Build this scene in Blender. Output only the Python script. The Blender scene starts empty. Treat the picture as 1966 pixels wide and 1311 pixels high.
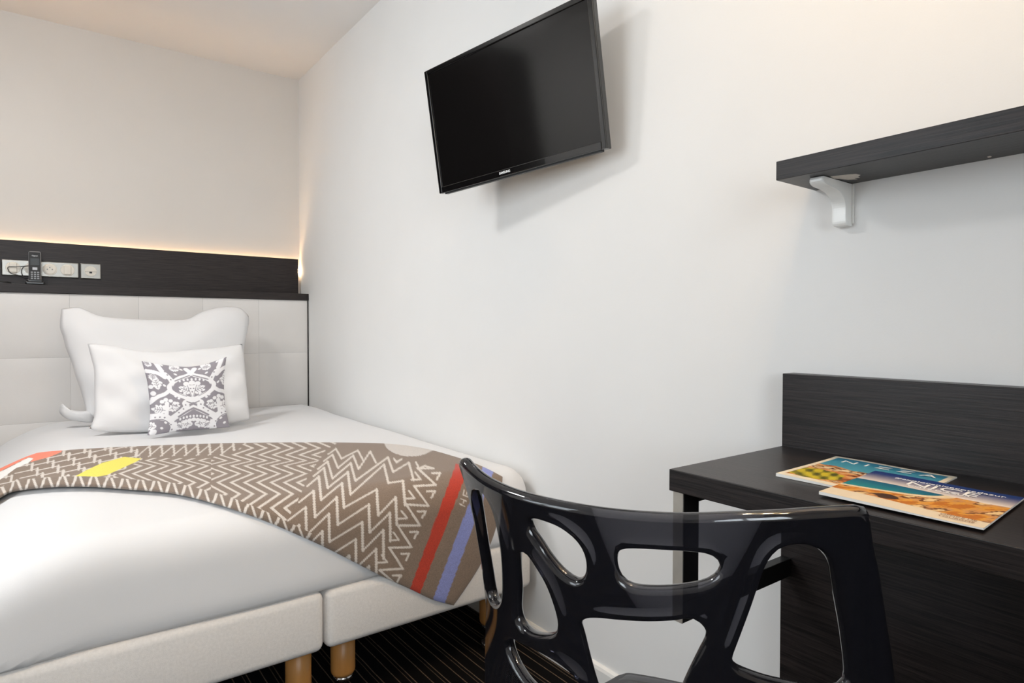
import bpy, bmesh, math, random
import numpy as np
from mathutils import Vector, Matrix, geometry
random.seed(7); np.random.seed(7)
S = bpy.context.scene
COL = S.collection
# ------------------------------------------------------------------ camera (fitted to the photograph)
FPX, YAW, PIT, ROL = 1198.217, 36.7363, -1.1786, 0.0688
D = 1.2                      # distance camera -> right wall plane (wall at X = D)
H = 0.8186 * D               # camera height above the carpet
_y, _p, _r = np.radians([YAW, PIT, ROL])
_fw = np.array([np.sin(_y)*np.cos(_p), np.cos(_y)*np.cos(_p), np.sin(_p)])
_rt = np.array([np.cos(_y), -np.sin(_y), 0.0]); _up = np.cross(_rt, _fw)
RT = _rt*np.cos(_r) + _up*np.sin(_r); UP = _up*np.cos(_r) - _rt*np.sin(_r); FW = _fw
C0 = np.array([0, 0, H])
cd = bpy.data.cameras.new('camera'); cam = bpy.data.objects.new('camera', cd); COL.objects.link(cam)
cd.sensor_width = 36; cd.lens = 36*FPX/1966; cd.clip_start = .02
M = Matrix(((RT[0], UP[0], -FW[0], 0), (RT[1], UP[1], -FW[1], 0), (RT[2], UP[2], -FW[2], H), (0, 0, 0, 1)))
cam.matrix_world = M
S.camera = cam
# ------------------------------------------------------------------ world, lights, exposure
w = bpy.data.worlds.new('World'); S.world = w; w.use_nodes = True
w.node_tree.nodes['Background'].inputs[0].default_value = (.86, .93, 1, 1)
w.node_tree.nodes['Background'].inputs[1].default_value = 1.0
def area(name, loc, rot, sx, sy, power, col):
    l = bpy.data.lights.new(name, 'AREA'); l.shape = 'RECTANGLE'; l.size = sx; l.size_y = sy
    l.energy = power; l.color = col
    o = bpy.data.objects.new(name, l); COL.objects.link(o); o.location = loc; o.rotation_euler = rot
    return o
# daylight entering through the window in the left wall (X = -1.45) and added fill from an invented window behind the camera
area('window_daylight', (-1.50, 1.39, 1.45), (0, math.radians(-90), 0), 1.35, 1.24, 14.5, (.86, .94, 1))
area('added_rear_fill', (-.35, -1.47, 1.5), (math.radians(90), 0, 0), 1.2, 1.35, 31, (.86, .94, 1))  # added rear fill, brightens the head wall and bed foot
vs = S.view_settings; vs.view_transform = 'Standard'; vs.look = 'None'; vs.gamma = 1; vs.use_curve_mapping = False
vs.exposure = 0.54

# ------------------------------------------------------------------ pixel helpers
def ray(x, y): return RT*(x-983)/FPX - UP*(y-655.5)/FPX + FW
def on(x, y, ax, val):
    d = ray(x, y); return C0 + d*((val-C0[ax])/d[ax])
def onplane(x, y, p0, n):
    d = ray(x, y); return C0 + d*(np.dot(np.array(p0)-C0, n)/np.dot(d, n))
def proj(P):
    d = np.asarray(P, float)-C0; z = d@FW
    return 983+FPX*(d@RT)/z, 655.5-FPX*(d@UP)/z

# ------------------------------------------------------------------ materials
def srgb(r, g, b):
    f = lambda c: (c/255/12.92) if c/255 <= .04045 else ((c/255+.055)/1.055)**2.4
    return (f(r), f(g), f(b), 1)
MATS = {}
def mat(name, col, rough=.5, metal=0, spec=.5, noise=0, nscale=20, bump=0, bscale=200, coat=0, attr=None, stretch=None, emit=None, estr=0, sheen=0):
    m = bpy.data.materials.new(name); m.use_nodes = True; nt = m.node_tree; b = nt.nodes['Principled BSDF']
    b.inputs['Base Color'].default_value = col if len(col) == 4 else (*col, 1)
    b.inputs['Roughness'].default_value = rough; b.inputs['Metallic'].default_value = metal
    b.inputs['Specular IOR Level'].default_value = spec
    if coat: b.inputs['Coat Weight'].default_value = coat; b.inputs['Coat Roughness'].default_value = .03
    if sheen: b.inputs['Sheen Weight'].default_value = sheen
    if emit: b.inputs['Emission Color'].default_value = (*emit, 1); b.inputs['Emission Strength'].default_value = estr
    tc = nt.nodes.new('ShaderNodeTexCoord'); mp = nt.nodes.new('ShaderNodeMapping'); nt.links.new(tc.outputs['Object'], mp.inputs[0])
    if stretch: mp.inputs['Scale'].default_value = stretch
    src = None
    if attr:
        a = nt.nodes.new('ShaderNodeAttribute'); a.attribute_name = attr; src = a.outputs['Color']
    if noise:
        n = nt.nodes.new('ShaderNodeTexNoise'); n.inputs['Scale'].default_value = nscale; n.inputs['Detail'].default_value = 5
        nt.links.new(mp.outputs[0], n.inputs['Vector'])
        mr = nt.nodes.new('ShaderNodeMapRange'); mr.inputs[1].default_value = .3; mr.inputs[2].default_value = .7
        mr.inputs[3].default_value = 1-noise; mr.inputs[4].default_value = 1+noise; nt.links.new(n.outputs[0], mr.inputs[0])
        mx = nt.nodes.new('ShaderNodeMix'); mx.data_type = 'RGBA'; mx.blend_type = 'MULTIPLY'; mx.inputs[0].default_value = 1
        if src: nt.links.new(src, mx.inputs[6])
        else: mx.inputs[6].default_value = b.inputs['Base Color'].default_value
        nt.links.new(mr.outputs[0], mx.inputs[7]); src = mx.outputs[2]
    if src: nt.links.new(src, b.inputs['Base Color'])
    if bump:
        n2 = nt.nodes.new('ShaderNodeTexNoise'); n2.inputs['Scale'].default_value = bscale; n2.inputs['Detail'].default_value = 3
        nt.links.new(mp.outputs[0], n2.inputs['Vector'])
        bp = nt.nodes.new('ShaderNodeBump'); bp.inputs['Strength'].default_value = bump; bp.inputs['Distance'].default_value = .002
        nt.links.new(n2.outputs[0], bp.inputs['Height']); nt.links.new(bp.outputs[0], b.inputs['Normal'])
    MATS[name] = m
    return m
mat('wall_white', srgb(232, 231, 229), .75, noise=.012, nscale=3, bump=.05, bscale=300)
mat('wall_taupe', srgb(222, 216, 209), .85, noise=.015, nscale=3, bump=.06, bscale=260)
mat('ceiling_paint', srgb(242, 239, 236), .85, noise=.012, nscale=3)
mat('white_paint', srgb(232, 230, 226), .35)
def wood(name, base, dark, rough, axis):
    """dark wenge laminate: streaks of grain that run along `axis`"""
    m = bpy.data.materials.new(name); m.use_nodes = True; nt = m.node_tree; b = nt.nodes['Principled BSDF']
    tc = nt.nodes.new('ShaderNodeTexCoord'); mp = nt.nodes.new('ShaderNodeMapping'); nt.links.new(tc.outputs['Object'], mp.inputs[0])
    sc = [160, 160, 160]; sc[axis] = 4; mp.inputs['Scale'].default_value = sc
    n = nt.nodes.new('ShaderNodeTexNoise'); n.inputs['Scale'].default_value = 2.2; n.inputs['Detail'].default_value = 6; n.inputs['Roughness'].default_value = .65
    nt.links.new(mp.outputs[0], n.inputs['Vector'])
    cr = nt.nodes.new('ShaderNodeValToRGB'); cr.color_ramp.elements[0].position = .38; cr.color_ramp.elements[1].position = .64
    cr.color_ramp.elements[0].color = dark; cr.color_ramp.elements[1].color = base
    nt.links.new(n.outputs[0], cr.inputs[0]); nt.links.new(cr.outputs[0], b.inputs['Base Color'])
    b.inputs['Roughness'].default_value = rough; b.inputs['Specular IOR Level'].default_value = .34
    bp = nt.nodes.new('ShaderNodeBump'); bp.inputs['Strength'].default_value = .25; bp.inputs['Distance'].default_value = .001
    nt.links.new(n.outputs[0], bp.inputs['Height']); nt.links.new(bp.outputs[0], b.inputs['Normal'])
    MATS[name] = m
wood('wenge_x', srgb(54, 46, 44), srgb(27, 22, 22), .42, 0)
wood('wenge_y', srgb(46, 39, 38), srgb(17, 15, 15), .36, 1)
mat('leather_white', srgb(226, 222, 218), .45, noise=.02, nscale=6, bump=.12, bscale=500)
mat('box_fabric', srgb(228, 224, 220), .7, noise=.05, nscale=160, bump=.3, bscale=900)
mat('duvet_cotton', srgb(223, 223, 224), .85, noise=.01, nscale=4, bump=.06, bscale=700, sheen=.1)
mat('pillow_cotton', srgb(231, 230, 230), .85, noise=.01, nscale=4, bump=.06, bscale=700, sheen=.1)
mat('blanket_wool', (1, 1, 1, 1), .95, attr='Col', noise=.16, nscale=420, bump=.5, bscale=600, sheen=.15)
mat('cushion_print', (1, 1, 1, 1), .85, attr='Col', bump=.1, bscale=700)
mat('brochure_print', (1, 1, 1, 1), .28, attr='Col')
mat('paper_white', srgb(238, 236, 230), .5)
mat('ink_white', srgb(245, 245, 245), .5)
mat('ink_brown', srgb(150, 110, 80), .5)
mat('leg_wood', srgb(176, 124, 66), .4, noise=.18, nscale=14, stretch=(1, 1, .12), bump=.05)
mat('chrome', srgb(200, 200, 200), .16, metal=1)
mat('brushed_steel', srgb(150, 147, 141), .34, metal=1, noise=.06, nscale=30, stretch=(1, 1, .05))
mat('lit_face_metal', srgb(196, 190, 180), .42, metal=.75, noise=.06, nscale=30)  # pale tone carries the light on the black upright's side face
mat('plastic_cream', srgb(226, 218, 204), .35)
mat('plastic_black', srgb(16, 16, 17), .3, coat=.3)
mat('plastic_dark', srgb(24, 24, 25), .45)
mat('silver_rim', srgb(190, 190, 192), .3, metal=.7)
mat('key_grey', srgb(150, 152, 155), .5)
mat('lcd_grey', srgb(70, 74, 76), .25)
mat('tv_bezel', srgb(9, 9, 10), .12, coat=.6)
mat('tv_screen', srgb(13, 12, 12), .10, spec=.5)
mat('metal_black', srgb(26, 25, 25), .4, metal=.4)
mat('bracket_white', srgb(244, 244, 241), .22)
mat('bare_chip', srgb(222, 214, 204), .8, noise=.06, nscale=150)
mat('led_emit', (1, .78, .5), .5, emit=(1, .62, .31), estr=30)
mat('bulb_emit', (1, .8, .55), .5, emit=(1, .72, .42), estr=60)
mat('fill_emit', (.9, .9, .9), .5, emit=(1, .985, .97), estr=45)  # glow of the added fill lamp
mat('lamp_metal', srgb(210, 208, 205), .3, metal=.8)
# smoked polycarbonate: fresnel gloss over a tinted see-through body
m = bpy.data.materials.new('smoked_polycarbonate'); m.use_nodes = True; nt = m.node_tree; nt.nodes.clear()
out = nt.nodes.new('ShaderNodeOutputMaterial'); tr = nt.nodes.new('ShaderNodeBsdfTransparent'); tr.inputs[0].default_value = (.36, .36, .41, 1)
df = nt.nodes.new('ShaderNodeBsdfDiffuse'); df.inputs[0].default_value = (.026, .026, .034, 1)
gl = nt.nodes.new('ShaderNodeBsdfGlossy'); gl.inputs['Roughness'].default_value = .055; gl.inputs[0].default_value = (1, 1, 1, 1)
fr = nt.nodes.new('ShaderNodeFresnel'); fr.inputs[0].default_value = 1.62
tr.inputs[0].default_value = (1, 1, 1, 1)
m1 = nt.nodes.new('ShaderNodeMixShader'); m1.inputs[0].default_value = .3; nt.links.new(tr.outputs[0], m1.inputs[1]); nt.links.new(df.outputs[0], m1.inputs[2])
m2 = nt.nodes.new('ShaderNodeMixShader'); nt.links.new(fr.outputs[0], m2.inputs[0]); nt.links.new(m1.outputs[0], m2.inputs[1]); nt.links.new(gl.outputs[0], m2.inputs[2])
va = nt.nodes.new('ShaderNodeVolumeAbsorption'); va.inputs['Color'].default_value = (.04, .04, .12, 1); va.inputs['Density'].default_value = 112
nt.links.new(va.outputs[0], out.inputs['Volume'])
nt.links.new(m2.outputs[0], out.inputs[0]); MATS['smoked_polycarbonate'] = m
# window glass
m = bpy.data.materials.new('window_glass'); m.use_nodes = True; nt = m.node_tree; nt.nodes.clear()
out = nt.nodes.new('ShaderNodeOutputMaterial'); tr = nt.nodes.new('ShaderNodeBsdfTransparent'); gl = nt.nodes.new('ShaderNodeBsdfGlossy'); gl.inputs['Roughness'].default_value = .02
fr = nt.nodes.new('ShaderNodeFresnel'); mx = nt.nodes.new('ShaderNodeMixShader'); nt.links.new(fr.outputs[0], mx.inputs[0]); nt.links.new(tr.outputs[0], mx.inputs[1]); nt.links.new(gl.outputs[0], mx.inputs[2])
nt.links.new(mx.outputs[0], out.inputs[0]); MATS['window_glass'] = m
# striped carpet: black pile with thin tan stripes along Y
m = bpy.data.materials.new('carpet_striped'); m.use_nodes = True; nt = m.node_tree; b = nt.nodes['Principled BSDF']; b.inputs['Roughness'].default_value = 1; b.inputs['Specular IOR Level'].default_value = .1
tc = nt.nodes.new('ShaderNodeTexCoord'); sp = nt.nodes.new('ShaderNodeSeparateXYZ'); nt.links.new(tc.outputs['Object'], sp.inputs[0])
def mth(op, a, b_=None, c=None):
    n = nt.nodes.new('ShaderNodeMath'); n.operation = op
    for i, v in enumerate((a, b_, c)):
        if v is None: continue
        if isinstance(v, (int, float)): n.inputs[i].default_value = v
        else: nt.links.new(v, n.inputs[i])
    return n.outputs[0]
nz = nt.nodes.new('ShaderNodeTexNoise'); nz.inputs['Scale'].default_value = 9; nt.links.new(tc.outputs['Object'], nz.inputs['Vector'])
xw = mth('ADD', sp.outputs[0], mth('MULTIPLY', nz.outputs[0], .004))
fr1 = mth('FRACT', mth('MULTIPLY', xw, 1/.037)); s1 = mth('LESS_THAN', fr1, .085)
fr2 = mth('FRACT', mth('MULTIPLY', mth('ADD', xw, .011), 1/.074)); s2 = mth('LESS_THAN', fr2, .036)
dash = nt.nodes.new('ShaderNodeTexNoise'); dash.inputs['Scale'].default_value = 1; dash.inputs['Detail'].default_value = 3
dm = nt.nodes.new('ShaderNodeMapping'); dm.inputs['Scale'].default_value = (30, 160, 1); nt.links.new(tc.outputs['Object'], dm.inputs[0]); nt.links.new(dm.outputs[0], dash.inputs['Vector'])
st = mth('MULTIPLY', mth('MAXIMUM', s1, mth('MULTIPLY', s2, .7)), mth('MULTIPLY', dash.outputs[0], 1.25))
mx = nt.nodes.new('ShaderNodeMix'); mx.data_type = 'RGBA'; nt.links.new(st, mx.inputs[0]); mx.inputs[6].default_value = srgb(15, 14, 15); mx.inputs[7].default_value = srgb(128, 110, 92)
nt.links.new(mx.outputs[2], b.inputs['Base Color']); MATS['carpet_striped'] = m

# ------------------------------------------------------------------ object helpers
def tag(o, label=None, cat=None, group=None, kind=None):
    if label: o['label'] = label
    if cat: o['category'] = cat
    if group: o['group'] = group
    if kind: o['kind'] = kind
    return o
def empty(name, loc=(0, 0, 0), label=None, cat=None, group=None):
    o = bpy.data.objects.new(name, None); o.empty_display_size = .05; COL.objects.link(o); o.location = loc
    return tag(o, label, cat, group)
def link(name, me, m, parent=None, smooth=False):
    if m: me.materials.append(MATS[m] if isinstance(m, str) else m)
    if smooth: me.polygons.foreach_set('use_smooth', [True]*len(me.polygons))
    o = bpy.data.objects.new(name, me); COL.objects.link(o)
    if parent:
        o.parent = parent; o.matrix_parent_inverse = Matrix.Translation(-Vector(parent.location))
    return o
def mesh(name, V, Fc, m, parent=None, smooth=False):
    me = bpy.data.meshes.new(name); me.from_pydata([tuple(map(float, v)) for v in V], [], Fc); me.update()
    return link(name, me, m, parent, smooth)
def bmobj(name, bm, m, parent=None, smooth=False):
    me = bpy.data.meshes.new(name); bm.normal_update(); bm.to_mesh(me); bm.free()
    return link(name, me, m, parent, smooth)
def addbox(bm, x0, x1, y0, y1, z0, z1, bev=0, seg=2):
    g = bmesh.ops.create_cube(bm, size=1)
    vs_ = g['verts']
    bmesh.ops.scale(bm, verts=vs_, vec=(x1-x0, y1-y0, z1-z0)); bmesh.ops.translate(bm, verts=vs_, vec=((x0+x1)/2, (y0+y1)/2, (z0+z1)/2))
    if bev:
        es = list({e for v in vs_ for e in v.link_edges})
        bmesh.ops.bevel(bm, geom=es, offset=bev, segments=seg, profile=.5, affect='EDGES')
def box(name, x0, x1, y0, y1, z0, z1, m, parent=None, bev=.002, seg=2, smooth=False):
    bm = bmesh.new(); addbox(bm, x0, x1, y0, y1, z0, z1, bev, seg)
    return bmobj(name, bm, m, parent, smooth)
def cyl(bm, p0, p1, r0, r1=None, n=24, caps=True):
    r1 = r0 if r1 is None else r1
    p0 = Vector(p0); p1 = Vector(p1); d = p1-p0
    q = d.to_track_quat('Z', 'Y').to_matrix().to_4x4(); q.translation = (p0+p1)/2
    bmesh.ops.create_cone(bm, cap_ends=caps, segments=n, radius1=r0, radius2=r1, depth=d.length, matrix=q)
def lathe(prof, n=32, centre=(0, 0, 0), axis='Z'):
    V = []; Fc = []
    for (r, z) in prof:
        for i in range(n):
            a = 2*math.pi*i/n; p = (r*math.cos(a), r*math.sin(a), z)
            if axis == 'Y': p = (p[0], p[2], p[1])
            V.append((p[0]+centre[0], p[1]+centre[1], p[2]+centre[2]))
    for j in range(len(prof)-1):
        for i in range(n):
            a = j*n+i; b = j*n+(i+1) % n; Fc.append((a, b, b+n, a+n))
    Fc.append(tuple(range(n))[::-1]); Fc.append(tuple(range((len(prof)-1)*n, len(prof)*n)))
    return V, Fc
def tube(name, pts, r, m, parent=None, n=8):
    """round cord along a smoothed polyline"""
    P = [Vector(p) for p in pts]; Q = []
    for i in range(len(P)-1):
        a = P[max(i-1, 0)]; b = P[i]; c = P[i+1]; d = P[min(i+2, len(P)-1)]
        for k in range(6):
            t = k/6; Q.append(.5*((2*b)+(c-a)*t+(2*a-5*b+4*c-d)*t*t+(3*b-a-3*c+d)*t**3))
    Q.append(P[-1]); V = []; Fc = []
    for i, p in enumerate(Q):
        t = (Q[min(i+1, len(Q)-1)]-Q[max(i-1, 0)]).normalized(); u = t.orthogonal().normalized(); v = t.cross(u)
        for k in range(n):
            a = 2*math.pi*k/n; V.append(p+u*r*math.cos(a)+v*r*math.sin(a))
    for i in range(len(Q)-1):
        for k in range(n): Fc.append((i*n+k, i*n+(k+1) % n, (i+1)*n+(k+1) % n, (i+1)*n+k))
    Fc.append(tuple(range(n))); Fc.append(tuple(range((len(Q)-1)*n, len(Q)*n)))
    return mesh(name, V, Fc, m, parent, True)
def colour(o, cols):
    a = o.data.color_attributes.new('Col', 'FLOAT_COLOR', 'POINT')
    c = np.ones((len(o.data.vertices), 4), np.float32); c[:, :3] = cols; a.data.foreach_set('color', c.ravel())
def text(name, body, size, mw, m, parent=None, depth=.0003, bold=0):
    cu = bpy.data.curves.new('lettering', 'FONT'); cu.body = body; cu.size = size; cu.extrude = depth; cu.offset = bold
    cu.align_x = 'CENTER'; cu.align_y = 'CENTER'; cu.resolution_u = 3
    o = bpy.data.objects.new('lettering', cu); COL.objects.link(o); bpy.context.view_layer.update()
    me = bpy.data.meshes.new_from_object(o.evaluated_get(bpy.context.evaluated_depsgraph_get()))
    bpy.data.objects.remove(o); bpy.data.curves.remove(cu)
    me.transform(mw); me.materials.clear()
    return link(name, me, m, parent)
def resample(P, n):
    P = np.array(P, float); L = np.r_[0, np.cumsum(np.linalg.norm(np.diff(P, axis=0), axis=1))]
    t = np.linspace(0, L[-1], n); return np.stack([np.interp(t, L, P[:, k]) for k in range(P.shape[1])], 1)
def smoothline(P, n):
    """Catmull-Rom resampling of a polyline"""
    P = np.array(P, float); Q = []
    for i in range(len(P)-1):
        a, b, c, d = P[max(i-1, 0)], P[i], P[i+1], P[min(i+2, len(P)-1)]
        for t in np.linspace(0, 1, 12, endpoint=False):
            Q.append(.5*(2*b+(c-a)*t+(2*a-5*b+4*c-d)*t*t+(3*b-a-3*c+d)*t**3))
    Q.append(P[-1]); return resample(Q, n)
class Raster:
    """small paint buffer used to weave or print a flat pattern that is then stored on the mesh"""
    def __init__(s, x0, y0, x1, y1, k, base):
        s.x0, s.y0, s.k = x0, y0, k; s.w = int((x1-x0)*k); s.h = int((y1-y0)*k)
        s.a = np.zeros((s.h, s.w, 3)); s.a[:] = base[:3]
        yy, xx = np.mgrid[0:s.h, 0:s.w]; s.X = xx/k+x0; s.Y = yy/k+y0
    def put(s, mask, col, al=1.): s.a[mask] = s.a[mask]*(1-al)+np.array(col[:3])*al
    def line(s, pts, wd, col):
        for (ax, ay), (bx, by) in zip(pts[:-1], pts[1:]):
            i0 = max(int((min(ay, by)-wd-s.y0)*s.k), 0); i1 = min(int((max(ay, by)+wd-s.y0)*s.k)+2, s.h)
            j0 = max(int((min(ax, bx)-wd-s.x0)*s.k), 0); j1 = min(int((max(ax, bx)+wd-s.x0)*s.k)+2, s.w)
            if i1 <= i0 or j1 <= j0: continue
            X = s.X[i0:i1, j0:j1]-ax; Y = s.Y[i0:i1, j0:j1]-ay; dx, dy = bx-ax, by-ay; L = dx*dx+dy*dy+1e-12
            t = np.clip((X*dx+Y*dy)/L, 0, 1); d = np.hypot(X-t*dx, Y-t*dy)
            s.a[i0:i1, j0:j1][d < wd/2] = col[:3]
    def poly(s, pts, col):
        P = np.array(pts); ins = np.zeros(s.X.shape, bool); n = len(P)
        for i in range(n):
            (ax, ay), (bx, by) = P[i], P[(i+1) % n]
            c = ((ay > s.Y) != (by > s.Y)); 
            with np.errstate(all='ignore'): ins ^= c & (s.X < (bx-ax)*(s.Y-ay)/(by-ay+1e-15)+ax)
        s.a[ins] = col[:3]; return ins
    def ell(s, cx, cy, rx, ry, col, ang=0):
        c, n = math.cos(ang), math.sin(ang); X = s.X-cx; Y = s.Y-cy
        s.a[((X*c+Y*n)/rx)**2+((-X*n+Y*c)/ry)**2 < 1] = col[:3]
    def sample(s, x, y):
        fx = np.clip((np.asarray(x)-s.x0)*s.k, 0, s.w-1.001); fy = np.clip((np.asarray(y)-s.y0)*s.k, 0, s.h-1.001)
        i = fy.astype(int); j = fx.astype(int); u = (fx-j)[..., None]; v = (fy-i)[..., None]; A = s.a
        return (A[i, j]*(1-u)+A[i, j+1]*u)*(1-v)+(A[i+1, j]*(1-u)+A[i+1, j+1]*u)*v

# ------------------------------------------------------------------ the room
YH, ZC = 3.0842*D, 2.0274*D               # head wall, ceiling
XL, YB = -1.45, -1.4                      # left wall, wall behind the camera
def struct(o, label=None): o['kind'] = 'structure'; return o
struct(box('floor', XL-.1, D+.1, YB-.1, YH+.1, -.1, 0, 'carpet_striped', bev=0))
struct(box('ceiling', XL-.1, D+.1, YB-.1, YH+.1, ZC, ZC+.1, 'ceiling_paint', bev=0))
struct(box('wall_right', D, D+.1, YB-.1, YH+.1, 0, ZC, 'wall_white', bev=0))
struct(box('wall_head', XL-.1, D, YH, YH+.1, 0, ZC, 'wall_taupe', bev=0))
def holed_wall(name, axis, c0, c1, a0, a1, h0, h1, z0, z1, m):
    bm = bmesh.new()
    for (p, q, zz0, zz1) in ((a0, h0, 0, ZC), (h1, a1, 0, ZC), (h0, h1, 0, z0), (h0, h1, z1, ZC)):
        if axis == 0: addbox(bm, c0, c1, p, q, zz0, zz1)
        else: addbox(bm, p, q, c0, c1, zz0, zz1)
    return struct(bmobj(name, bm, m))
holed_wall('wall_left', 0, XL-.1, XL, YB-.1, YH, .75, 2.03, .72, 2.18, 'wall_white')
holed_wall('wall_back', 1, YB-.1, YB, XL, D, -.96, .26, .82, 2.18, 'wall_white')
def window(name, axis, c, a0, a1, z0, z1):
    root = empty(name, (c, (a0+a1)/2, z0) if axis == 0 else ((a0+a1)/2, c, z0)); root['kind'] = 'structure'
    def part(nm, p, q, zz0, zz1, th, m, off=0):
        if axis == 0: box(nm, c-th/2+off, c+th/2+off, p, q, zz0, zz1, m, root, bev=.002)
        else: box(nm, p, q, c-th/2+off, c+th/2+off, zz0, zz1, m, root, bev=.002)
    mid = (a0+a1)/2
    for (p, q, zz0, zz1) in ((a0, a0+.05, z0, z1), (a1-.05, a1, z0, z1), (a0+.05, a1-.05, z0, z0+.05), (a0+.05, a1-.05, z1-.05, z1), (mid-.03, mid+.03, z0+.05, z1-.05)):
        part('window_frame', p, q, zz0, zz1, .05, 'white_paint')
    part('pane', a0+.05, mid-.03, z0+.05, z1-.05, .006, 'window_glass'); part('pane', mid+.03, a1-.05, z0+.05, z1-.05, .006, 'window_glass')
window('window_1', 0, XL-.03, .75, 2.03, .72, 2.18)
window('added_fill_window', 1, YB-.03, -.96, .26, .82, 2.18)  # rear window invented to carry the added fill
# baseboard along the right wall: rounded top
bm = bmesh.new(); zb = (.8186-.76)*D
prof = [(D-.012, 0), (D-.012, zb-.012), (D-.009, zb-.004), (D-.004, zb), (D, zb), (D, 0)]
for (ya, yb_) in ((YB, YH),):
    va = [bm.verts.new((x, ya, z)) for x, z in prof]; vb = [bm.verts.new((x, yb_, z)) for x, z in prof]
    for i in range(len(prof)): bm.faces.new((va[i], va[(i+1) % 6], vb[(i+1) % 6], vb[i]))
    bm.faces.new(va[::-1]); bm.faces.new(vb)
struct(bmobj('baseboard_right', bm, 'white_paint'))

# ------------------------------------------------------------------ headboard with ledge and wood board
hb = empty('headboard', (.5, 3.6, 0), 'white padded headboard with dark wood ledge and back board behind the pillows', 'headboard')
LY = 2.9549*D; ZLT = H+.164*D; ZLB = H+.1324*D; HX = 1.1975
seams_x = [-.95, -.745, -.467, -.189, .088, .365, .652, .928, HX-.004]
seams_z = [.02, .25, .553, .847, ZLB-.001]
for i in range(len(seams_x)-1):
    for j in range(len(seams_z)-1):
        x0, x1, z0, z1 = seams_x[i], seams_x[i+1], seams_z[j], seams_z[j+1]
        n = 8; V = []; Fc = []
        for b_ in range(n+1):
            for a in range(n+1):
                u, v = a/n, b_/n
                e = lambda t: 1-abs(2*t-1)**14
                V.append((x0+.0002+(x1-x0-.0004)*u, LY+.003-.005*(max(e(u), 0)*max(e(v), 0))**.5, z0+.0002+(z1-z0-.0004)*v))
        for b_ in range(n):
            for a in range(n): k = b_*(n+1)+a; Fc.append((k, k+1, k+n+2, k+n+1))
        mesh('padded_panel', V, Fc, 'leather_white', hb, True)
box('backing_board', -.955, HX-.006, LY+.0035, YH-.002, .0, ZLB-.002, 'wenge_x', hb, bev=0)
box('side_strip', HX-.0045, HX+.0015, LY-.001, YH-.002, 0, ZLB-.001, 'wenge_x', hb, bev=.001)
box('ledge', -.96, HX+.0015, LY-.006, YH-.001, ZLB, ZLT, 'wenge_x', hb, bev=.0015)
WY = 3.0542*D
wb = box('back_board', -.96, 1.181, WY, WY+.019, ZLT, H+.3354*D, 'wenge_x', hb, bev=.001)
# warm LED strip fixed to the wall behind the board
led = empty('led_strip', (.1, YH-.01, ZLT+.16), 'warm LED strip glowing behind the dark wood back board', 'light strip')
box('diffuser', -.95, 1.176, YH-.008, YH-.002, H+.3354*D-.030, H+.3354*D-.018, 'led_emit', led, bev=0)
box('channel', -.95, 1.178, YH-.010, YH-.001, H+.3354*D-.036, H+.3354*D-.0305, 'lamp_metal', led, bev=0)
box('end_lamp', 1.1865, 1.1915, YH-.014, YH-.006, 1.304, 1.332, 'bulb_emit', led, bev=.001)

# socket plates on the back board
def disc(name, x, z, y, r, th, m, parent, n=32):
    V, Fc = lathe([(r, 0), (r, -th*.6), (r*.94, -th)], n, (x, y, z), 'Y'); return mesh(name, V, Fc, m, parent)
def plate(name, x0, x1, z0, z1, label):
    o = empty(name, ((x0+x1)/2, WY, z0), label, 'wall socket', 'steel plates on the back board')
    bm = bmesh.new(); addbox(bm, x0, x1, WY-.009, WY-.0003, z0, z1, .004, 2); bmobj('face_plate', bm, 'brushed_steel', o)
    return o
zc = 1.258
p = plate('socket_plate', -.160, .129, 1.2215, 1.2945, 'long brushed steel socket plate behind the cordless phone')
for x, kind in ((-.118, 'rocker'), (-.05, 'socket'), (.017, 'socket'), (.085, 'rocker')):
    ring = disc('insert_ring', x, zc, WY-.009, .0275, .002, 'plastic_cream', p)
    if kind == 'rocker': box('rocker_switch', x-.014, x+.014, WY-.0155, WY-.0112, zc-.021, zc+.021, 'plastic_cream', ring, bev=.002)
    else:
        disc('socket_well', x, zc, WY-.0111, .022, .0015, 'plastic_cream', ring)
        for dx, dz in ((-.0095, 0), (.0095, 0), (0, .0085)): disc('pin_hole', x+dx, zc+dz, WY-.0127, .0026, .0004, 'plastic_black', ring, 12)
p = plate('phone_jack_plate', .1345, .2185, 1.2205, 1.2955, 'small square steel plate with round phone jack beside the long plate')
ring = disc('insert_ring', .1765, zc, WY-.009, .0245, .002, 'plastic_cream', p)
box('jack_slot', .153, .200, WY-.0118, WY-.0111, zc-.0025, zc-.0015, 'plastic_dark', ring, bev=0)
box('jack_port', .171, .182, WY-.0121, WY-.0111, zc-.010, zc-.0025, 'plastic_dark', ring, bev=0)
# cordless phone on its charging cradle
ph = empty('cordless_phone', (-.038, WY-.045, ZLT), 'black cordless phone with silver rim standing in its charging cradle', 'telephone')
bm = bmesh.new(); addbox(bm, -.074, -.002, WY-.078, WY-.018, ZLT+.0004, ZLT+.016, .006, 2); addbox(bm, -.068, -.008, WY-.070, WY-.026, ZLT+.012, ZLT+.026, .006, 2)
bmobj('charging_cradle', bm, 'plastic_black', ph)
hs = empty('handset', (-.038, WY-.058, ZLT+.014)); hs.parent = ph; hs.matrix_parent_inverse = Matrix.Translation(-Vector(ph.location))
def hpart(nm, x0, x1, z0, z1, y0, y1, m, bev):
    bm = bmesh.new(); addbox(bm, x0, x1, y0, y1, z0, z1, bev, 3)
    bmesh.ops.rotate(bm, verts=bm.verts, cent=(0, 0, 0), matrix=Matrix.Rotation(math.radians(-7), 3, 'X'))
    bmesh.ops.translate(bm, verts=bm.verts, vec=hs.location)
    return bmobj(nm, bm, m, hs)
hpart('rim', -.0235, .0235, 0, .142, -.010, .010, 'silver_rim', .0075)
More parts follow.
